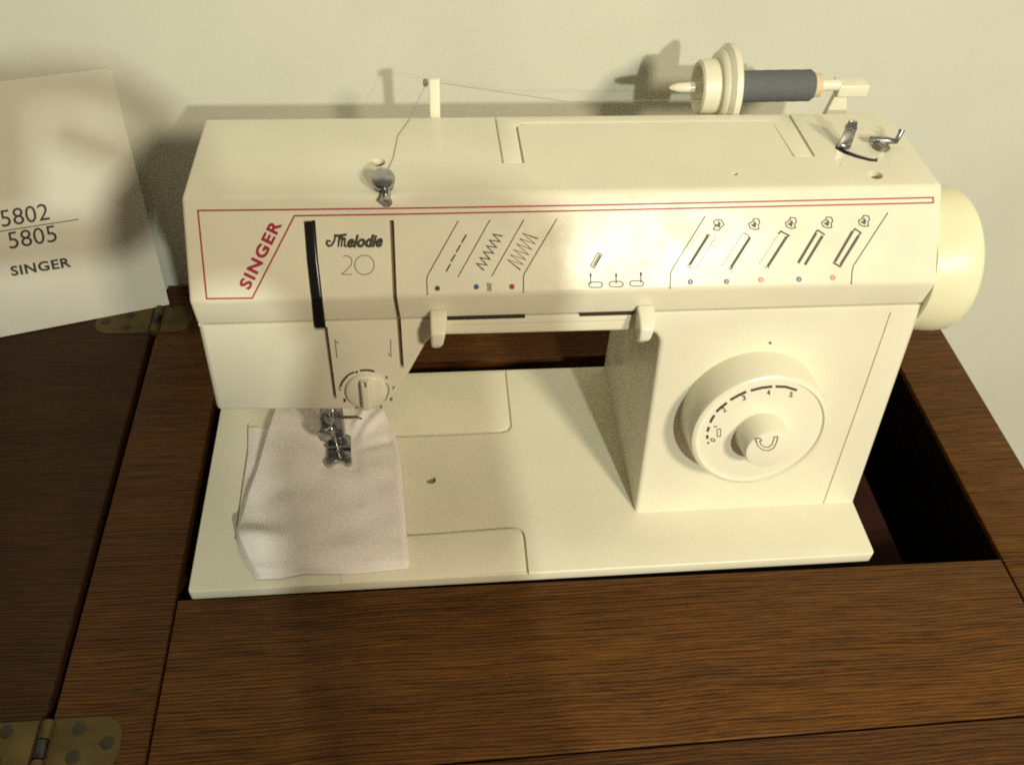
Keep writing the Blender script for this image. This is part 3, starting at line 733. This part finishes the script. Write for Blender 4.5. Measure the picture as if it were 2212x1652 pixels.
bm = new(); tube(bm, [(7.2, 8.5, 3.3), (7.3, 8.35, 3.1), (7.38, 8.3, 2.0), (7.40, 8.3, 0.9)], 0.05, 8); mk('needle', bm, STEEL, nb)
bm = new(); tube(bm, [(7.1, 9.2, 3.55), (7.9, 9.0, 3.62), (8.6, 9.0, 3.60), (8.9, 9.05, 3.35)], [0.09, 0.09, 0.08, 0.06], 8); mk('thread_bar', bm, DSTEEL, nb)
# foot plate with two toes
FZ = HB + 0.36
toe = [(6.70, 9.75), (8.05, 9.70), (8.12, 8.2), (8.22, 7.62), (8.12, 7.45), (7.86, 7.44), (7.72, 7.62), (7.52, 7.72), (7.32, 7.70), (7.12, 7.60), (7.0, 7.42), (6.74, 7.44), (6.66, 7.62), (6.78, 8.2)]
bm = new(); loft(bm, [[(x, y, FZ) for x, y in toe], [(x, y, FZ + (0.16 if y > 7.8 else 0.30)) for x, y in toe]])
ft = mk('presser_foot', bm, STEEL, sm_, bevel=0.04)
bm = new(); box(bm, 7.05, 7.6, 8.9, 9.7, FZ + 0.1, 1.9); mk('foot_ankle', bm, DSTEEL, ft, bevel=0.08)
bm = new(); tube(bm, [(6.75, 8.75, FZ + 0.28), (8.08, 8.72, FZ + 0.28)], 0.1, 10); mk('foot_pin', bm, STEEL, ft)

# ------------------------------------------------------------------ spool and its cap
c_l = at(1586, 191, 1, YS); c_r = at(1752, 189, 1, YS)
f1 = (c_l - ptip).dot(axs); f2 = (c_r - ptip).dot(axs)
rs = (at(1700, 165, 1, YS).z - at(1700, 216, 1, YS).z) / 2 * 0.72
bm = new(); lathe(bm, ptip, axs, [(f1, 0.32), (f1, 0.7 * 1.08), (f1 + 0.04, 0.82)] + [(f1 + 0.05 + (f2 - f1 - 0.2) * i / 90, 0.815 + 0.012 * math.sin(i * 2.1) + 0.006 * math.sin(i * 0.37)) for i in range(91)] + [(f2 - 0.1, 0.78), (f2, 0.72), (f2 + 0.001, 0.32)], 40)
sp = thing('thread_spool', 'blue-grey thread spool lying on the horizontal pin behind the machine', 'thread spool', ptip + axs * f1)
mk('wound_thread', bm, SPOOL, sp)
bm = new(); lathe(bm, ptip, axs, [(f2 - 0.3, 0.34), (f2, 0.66), (f2 + 0.42, 0.60), (f2 + 0.45, 0.31)], 32); mk('spool_core', bm, CORE, sp)
cp_ = (at(1572, 190, 1, YS) - ptip).dot(axs); RC = 2.20
capo = thing('spool_cap', 'stepped cream spool cap pushed onto the pin at the left end of the spool', 'spool cap', ptip + axs * (cp_ - 2))
cl0 = (at(1505, 190, 1, YS) - ptip).dot(axs)
bm = new(); lathe(bm, ptip, axs, [(cl0 + 0.42, 0.33), (cl0 + 0.4, 0.9), (cl0 + 0.05, 1.12), (cl0, 1.28), (cl0 + 0.10, 1.40), (cl0 + 0.9, 1.46), (cl0 + 1.0, 1.44)], 56)
lathe(bm, ptip, axs, [(cl0 + 0.96, 1.2), (cl0 + 1.0, 1.74), (cl0 + 1.15, 1.90), (cl0 + 1.25, 1.92), (cl0 + 1.36, 2.06), (cl0 + 1.50, RC), (cl0 + 1.78, RC), (cl0 + 1.86, RC - .1), (cl0 + 1.87, 0.33)], 56)
mk('cap_disc', bm, CREAM, capo)

# ------------------------------------------------------------------ thread
g_ = at(952, 180, 1, 15.6); s_ = at(1575, 232, 1, 17.2)
pts = []
A = ptip + axs * (f1 + 0.15) + Vector((0, 0.2, -0.80)); B = g_
wp_ = at(1230, 221, 1, 16.3)
for a, b in ((A, wp_), (wp_, B)):
    for i in range(8): pts.append(a.lerp(b, i / 8))
pts.append(B); pts.append(at(921, 183, 1, 15.6))
for q in (at(905, 212, 1, 15.55), top(*z2(560, 530), 0.05), top(*z2(490, 625), 0.04), top(*z2(462, 760), 0.04), top(*z2(430, 845), 0.1)): pts.append(q)
bm = new(); tube(bm, pts, 0.014, 6)
tag(mk('thread', bm, THREAD, base=tuple(A)), 'thin grey thread running from the spool through the guide to the front stud', 'thread')

# ------------------------------------------------------------------ fabric under the foot
random.seed(9)
def bilerp(c, s, t): return (c[0].lerp(c[1], s)).lerp(c[3].lerp(c[2], s), t)
def fabric_sheet(outline_top, outline_bot, nx, ny, hfun, left_pts, right_pts):
    """Coons patch from four pixel polylines on the bed plane"""
    def sample(P, t):
        P = [bed(*p) for p in P]; L = [0]
        for a, b in zip(P, P[1:]): L.append(L[-1] + (b - a).length)
        d = t * L[-1]
        for i in range(len(P) - 1):
            if d <= L[i + 1] + 1e-9: return P[i].lerp(P[i + 1], (d - L[i]) / max(1e-9, L[i + 1] - L[i]))
        return P[-1]
    G = []
    for j in range(ny + 1):
        row = []; t = j / ny
        for i in range(nx + 1):
            s = i / nx
            c = sample(outline_top, s) * (1 - t) + sample(outline_bot, s) * t + sample(left_pts, t) * (1 - s) + sample(right_pts, t) * s
            c -= (sample(outline_top, 0) * (1 - s) + sample(outline_top, 1) * s) * (1 - t) + (sample(outline_bot, 0) * (1 - s) + sample(outline_bot, 1) * s) * t
            c.z = HB + hfun(s, t, c)
            row.append(c)
        G.append(row)
    return G
def grid_mesh(G):
    bm = new(); V = [[bm.verts.new(p) for p in r] for r in G]
    for a, b in zip(V, V[1:]):
        for i in range(len(a) - 1): bm.faces.new((a[i], b[i], b[i + 1], a[i + 1]))
    return bm
TLp, TRp = c2(440, 190), c2(1300, 160)
topl = [TLp, c2(640, 110), c2(900, 60), c2(1150, 80), c2(1400, 235)]
botl = [c2(300, 1545), c2(480, 1538), c2(700, 1498), c2(1100, 1500), c2(1560, 1455)]
leftl = [TLp, c2(370, 400), c2(300, 640), c2(230, 830), c2(160, 1080), c2(125, 1210), c2(160, 1330), c2(225, 1450), c2(300, 1545)]
rightl = [c2(1400, 235), c2(1462, 360), c2(1500, 520), c2(1530, 900), c2(1560, 1250), c2(1580, 1400), c2(1560, 1455)]
ga = lambda x, y, cx_, cy_, sx, sy: math.exp(-((x - cx_) / sx) ** 2 - ((y - cy_) / sy) ** 2)
def segd(x, y, ax_, ay_, bx_, by_):
    dx, dy = bx_ - ax_, by_ - ay_; t = max(0, min(1, ((x - ax_) * dx + (y - ay_) * dy) / (dx * dx + dy * dy)))
    return math.hypot(x - ax_ - t * dx, y - ay_ - t * dy), t
fc = (7.45, 8.6)
def hf(s, t, p):
    x, y = p.x, p.y
    h = 0.40
    h += 0.85 * ga(x, y, 3.2, 2.5, 1.8, 0.9)                      # soft roll at the front left corner
    h += 0.20 * ga(x, y, 7.8, 1.7, 4.0, 0.9)
    h += 0.16 * ga(x, y, 4.6, 7.6, 1.6, 3.0)
    h -= 0.30 * ga(x, y, 5.0, 6.2, 1.3, 0.9)
    h += 0.16 * ga(x, y, 5.2, 8.4, 0.9, 0.8)
    h += 0.30 * ga(x, y, 9.5, 11.5, 2.0, 1.4)
    h += 0.30 * math.exp(-(s / 0.12) ** 2)
    for k, (ex, ey, amp, wd) in enumerate(((9.9, 11.2, 0.22, 0.28), (8.6, 5.0, -0.10, 0.5), (10.3, 9.2, -0.16, 0.30), (4.2, 11.5, 0.20, 0.35), (5.6, 12.2, 0.22, 0.25), (4.6, 5.2, 0.10, 0.6), (9.2, 12.2, 0.25, 0.22), (10.9, 6.5, 0.08, 0.5))):
        d, tt = segd(x, y, fc[0], fc[1], ex, ey); h += 1.7 * amp * math.exp(-(d / wd) ** 2) * tt * (1.3 - 0.7 * tt)
    df = math.hypot(max(0, abs(x - 7.45) - 0.7), max(0, abs(y - 8.6) - 1.1)); k = math.exp(-(df / 0.5) ** 2)
    h = h * (1 - k) + 0.26 * k
    h += 0.03 * math.sin(x * 2.1 + y * 0.7) + 0.02 * math.sin(y * 2.9 - x * 1.3)
    e = min(s, 1 - s, 1 - t) ; e = min(1, e / 0.035)
    e = math.sqrt(max(0, 1 - (1 - e) ** 2))
    return max(0.07, h * (0.10 + 0.90 * e))
fb = thing('fabric', 'folded off-white brushed fabric held under the presser foot on the bed', 'fabric', (6.5, 5, HB))
mk('upper_layer', grid_mesh(fabric_sheet(topl, botl, 70, 80, hf, leftl, rightl)), FABRIC, fb, solid=0.02)
lt = [c2(228, 278), c2(420, 285)]; lb = [c2(122, 1190), c2(400, 1240)]
def hf2(s, t, p):
    return 0.05 + 0.10 * math.sin(math.pi * min(1, s * 1.6)) * (1 - 0.3 * t)
mk('lower_layer', grid_mesh(fabric_sheet(lt, lb, 14, 40, hf2, [c2(228, 278), c2(225, 500), c2(175, 820), c2(122, 1190)], [c2(420, 285), c2(400, 1240)])), FABRIC, fb, solid=0.02)

# ------------------------------------------------------------------ instruction booklet leaning on the wall
Pbr = tab(366, 657, 0.06); Pbl = tab(0, 727.5, 0.06)
ex = (Pbr - Pbl).normalized()
Ptr = at(240, 148, 1, WY - 0.25)
# plane through the bottom edge and the upper right corner
ey = (Ptr - Pbr); ey = (ey - ex * ey.dot(ex)); HH = ey.length; ey = ey.normalized()
nb_ = ex.cross(ey).normalized()
if nb_.dot(CAM_F) > 0: nb_ = -nb_
def man(u, v, off=0.0): return hit(u, v, Pbr, nb_) + nb_ * off
man.n = nb_
Pl = Pbr - ex * 21.0
book = thing('instruction_booklet', 'open off-white instruction booklet numbered 5802 and 5805, leaning on the wall at the left', 'booklet', (Pbr + Pl) / 2)
def slab(name, f, b, dx, mat):
    bm = new(); q = [Pbr - ex * 21 , Pbr + ex * dx, Ptr + ex * dx, Ptr - ex * 21]
    loft(bm, [[p + nb_ * f for p in q], [p + nb_ * b for p in q]]); return mk(name, bm, mat, book, bevel=0.02, seg=2)
def curl(a, t): return 1.1 * max(0, t - 0.52) ** 2 * (0.2 + a) + 0.05 * math.sin(7 * a + 3 * t) * max(0, t - 0.5)
bm = new(); rings = []
for j in range(19):
    t = j / 18; e0 = Pbr.lerp(Ptr, t); row = [e0 - ex * (21.0 * (1 - i / 14)) for i in range(15)]
    rings.append([p + nb_ * (0.05 + curl(i / 14, t)) for i, p in enumerate(row)] + [p + nb_ * (0.005 + curl(i / 14, t)) for i, p in reversed(list(enumerate(row)))])
loft(bm, rings); mk('cover', bm, PAPER, book)
slab('pages', -0.003, -0.16, -0.10, simple('page_block', (0.66, 0.64, 0.54), 0.9))
print_('number_lettering', lambda bm: (text(bm, man, '5802', cm_(12, 978), cm_(262, 938), (-7, -36), off=0.062), text(bm, man, '5805', cm_(52, 1092), cm_(302, 1052), (-7, -36), off=0.062),
       ribbon(bm, man, [(-20, 502), (0, 499), (170, 473)], 2.0, off=0.062)), INK, book)
print_('brand_lettering', lambda bm: text(bm, man, 'SINGER', cm_(62, 1232), cm_(374, 1183), (-4.5, -19.5), off=0.062, bold=0.03, spacing=1.1), INK, book)

# ------------------------------------------------------------------ the person taking the picture (unseen, behind the camera; arms shaped for their shadow)
def skin(name, nodes, edges, mat, parent, sub=2):
    me = bpy.data.meshes.new(name)
    me.from_pydata([Vector(p[:3]) * CM - wloc(parent) for p in nodes], edges, [])
    o = bpy.data.objects.new(name, me); col.objects.link(o); o.parent = parent
    md = o.modifiers.new('k', 'SKIN')
    for v, p in zip(me.skin_vertices[0].data, nodes): v.radius = (p[3] * CM, (p[4] if len(p) > 4 else p[3]) * CM)
    me.skin_vertices[0].data[0].use_root = True
    md2 = o.modifiers.new('s', 'SUBSURF'); md2.levels = sub; md2.render_levels = sub
    dg = bpy.context.evaluated_depsgraph_get(); dg.update()
    me2 = bpy.data.meshes.new_from_object(o.evaluated_get(dg)); o.modifiers.clear(); o.data = me2
    me2.materials.clear(); me2.materials.append(mat); smooth(me2, 60)
    return o
pr = thing('person', 'person in a dark jumper standing in front of the cabinet holding up a phone', 'person', (16, -62, -75))
SKINM = simple('skin', (0.50, 0.30, 0.20), 0.55); CLOTH = simple('dark_jumper', (0.06, 0.06, 0.08), 0.9); TROU = simple('dark_trousers', (0.03, 0.035, 0.05), 0.9)
nodes = [(16, -64, 0, 15, 10), (16, -64, 22, 16, 10), (14, -63, 29, 12, 7), (13, -60, 34, 5.0), (13, -57, 40, 6.6, 8), (13.5, -57, 44.5, 6.4, 8), (13.5, -57.5, 48.5, 3.5),
         (32, -62, 28, 6), (31, -58, 12, 4.8), (23.2, -40, 26.0, 4.5), (24.6, -33.5, 31.5, 5.2), (24.9, -30, 34.6, 5.4, 5.0),
         (0, -62, 28, 6), (-6, -58, 12, 4.8), (-3, -45, 27, 4.0), (1, -35, 34, 2.8), (4.5, -31, 37.5, 2.6, 1.4),
         (16, -63, -12, 14, 10), (23, -63, -40, 7), (23, -62, -70, 4.5), (9, -63, -40, 7), (9, -62, -70, 4.5)]
edges = [(0, 1), (1, 2), (2, 3), (3, 4), (4, 5), (5, 6), (2, 7), (7, 8), (8, 9), (9, 10), (10, 11), (2, 12), (12, 13), (13, 14), (14, 15), (15, 16), (0, 17), (17, 18), (18, 19), (17, 20), (20, 21)]
for hx, hy, hz, base, s in ((22.5, -29.5, 33.5, 11, 1), (4.5, -31, 37.5, 16, -1)):
    for k in range(4):
        i0 = len(nodes)
        nodes += [(hx + s * (0.9 - k * 0.5), hy - 1.2, hz + 1.4 + k * 0.3, 0.85), (hx - s * (0.8 + k * 0.2), hy - 1.6, hz + 2.8 - k * 0.7, 0.75), (hx - s * (2.6 - k * 0.2), hy - 1.2, hz + 2.6 - k * 0.9, 0.65)]
        edges += [(base, i0), (i0, i0 + 1), (i0 + 1, i0 + 2)]
i0 = len(nodes)   # right-hand fingers, laid out to leave lit gaps in their shadow
nodes += [(19, -29.2, 37.0, 1.3), (16.5, -28.6, 37.7, 0.95), (16.3, -28.2, 39.6, 0.95), (14.7, -28, 41.0, 0.95), (11.5, -28, 41.1, 0.95),
          (14.9, -28, 37.8, 0.7), (13.3, -28, 38.6, 0.7), (12.0, -28, 39.3, 0.7),
          (16.2, -29, 36.3, 1.2), (14.8, -28.7, 36.3, 1.6), (14.7, -28.6, 35.3, 1.3), (13.4, -28.4, 34.2, 1.15), (11, -28.2, 34.1, 1.15), (7.5, -28.6, 34.3, 1.15)]
edges += [(11, i0), (i0, i0 + 1), (i0 + 1, i0 + 2), (i0 + 2, i0 + 3), (i0 + 3, i0 + 4), (i0 + 1, i0 + 5), (i0 + 5, i0 + 6), (i0 + 6, i0 + 7),
          (i0, i0 + 8), (i0 + 8, i0 + 9), (i0 + 9, i0 + 10), (i0 + 10, i0 + 11), (i0 + 11, i0 + 12), (i0 + 12, i0 + 13), (i0 + 13, 16)]
nodes.append((25.2, -29.6, 38.0, 3.8, 3.4)); edges.append((11, len(nodes) - 1))
body = skin('body', nodes, edges, SKINM, pr)
# unseen phone, set where its shadow reaches the booklet
phc = Vector((6.1, -28.2, 38.7))
bm = new(); pv = []
loft(bm, [[phc + CAM_R * (sx * 5.75) + CAM_U * (sy * 2.95) - CAM_F * d for sx, sy in ((-1, -1), (1, -1), (1, 1), (-1, 1))] for d in (0, 0.93)])
ph = mk('phone_body', bm, BLACK, None, bevel=0.3, base=tuple(phc))
ph.name = 'phone'; tag(ph, 'black phone held flat on its side in both hands of the person', 'phone')
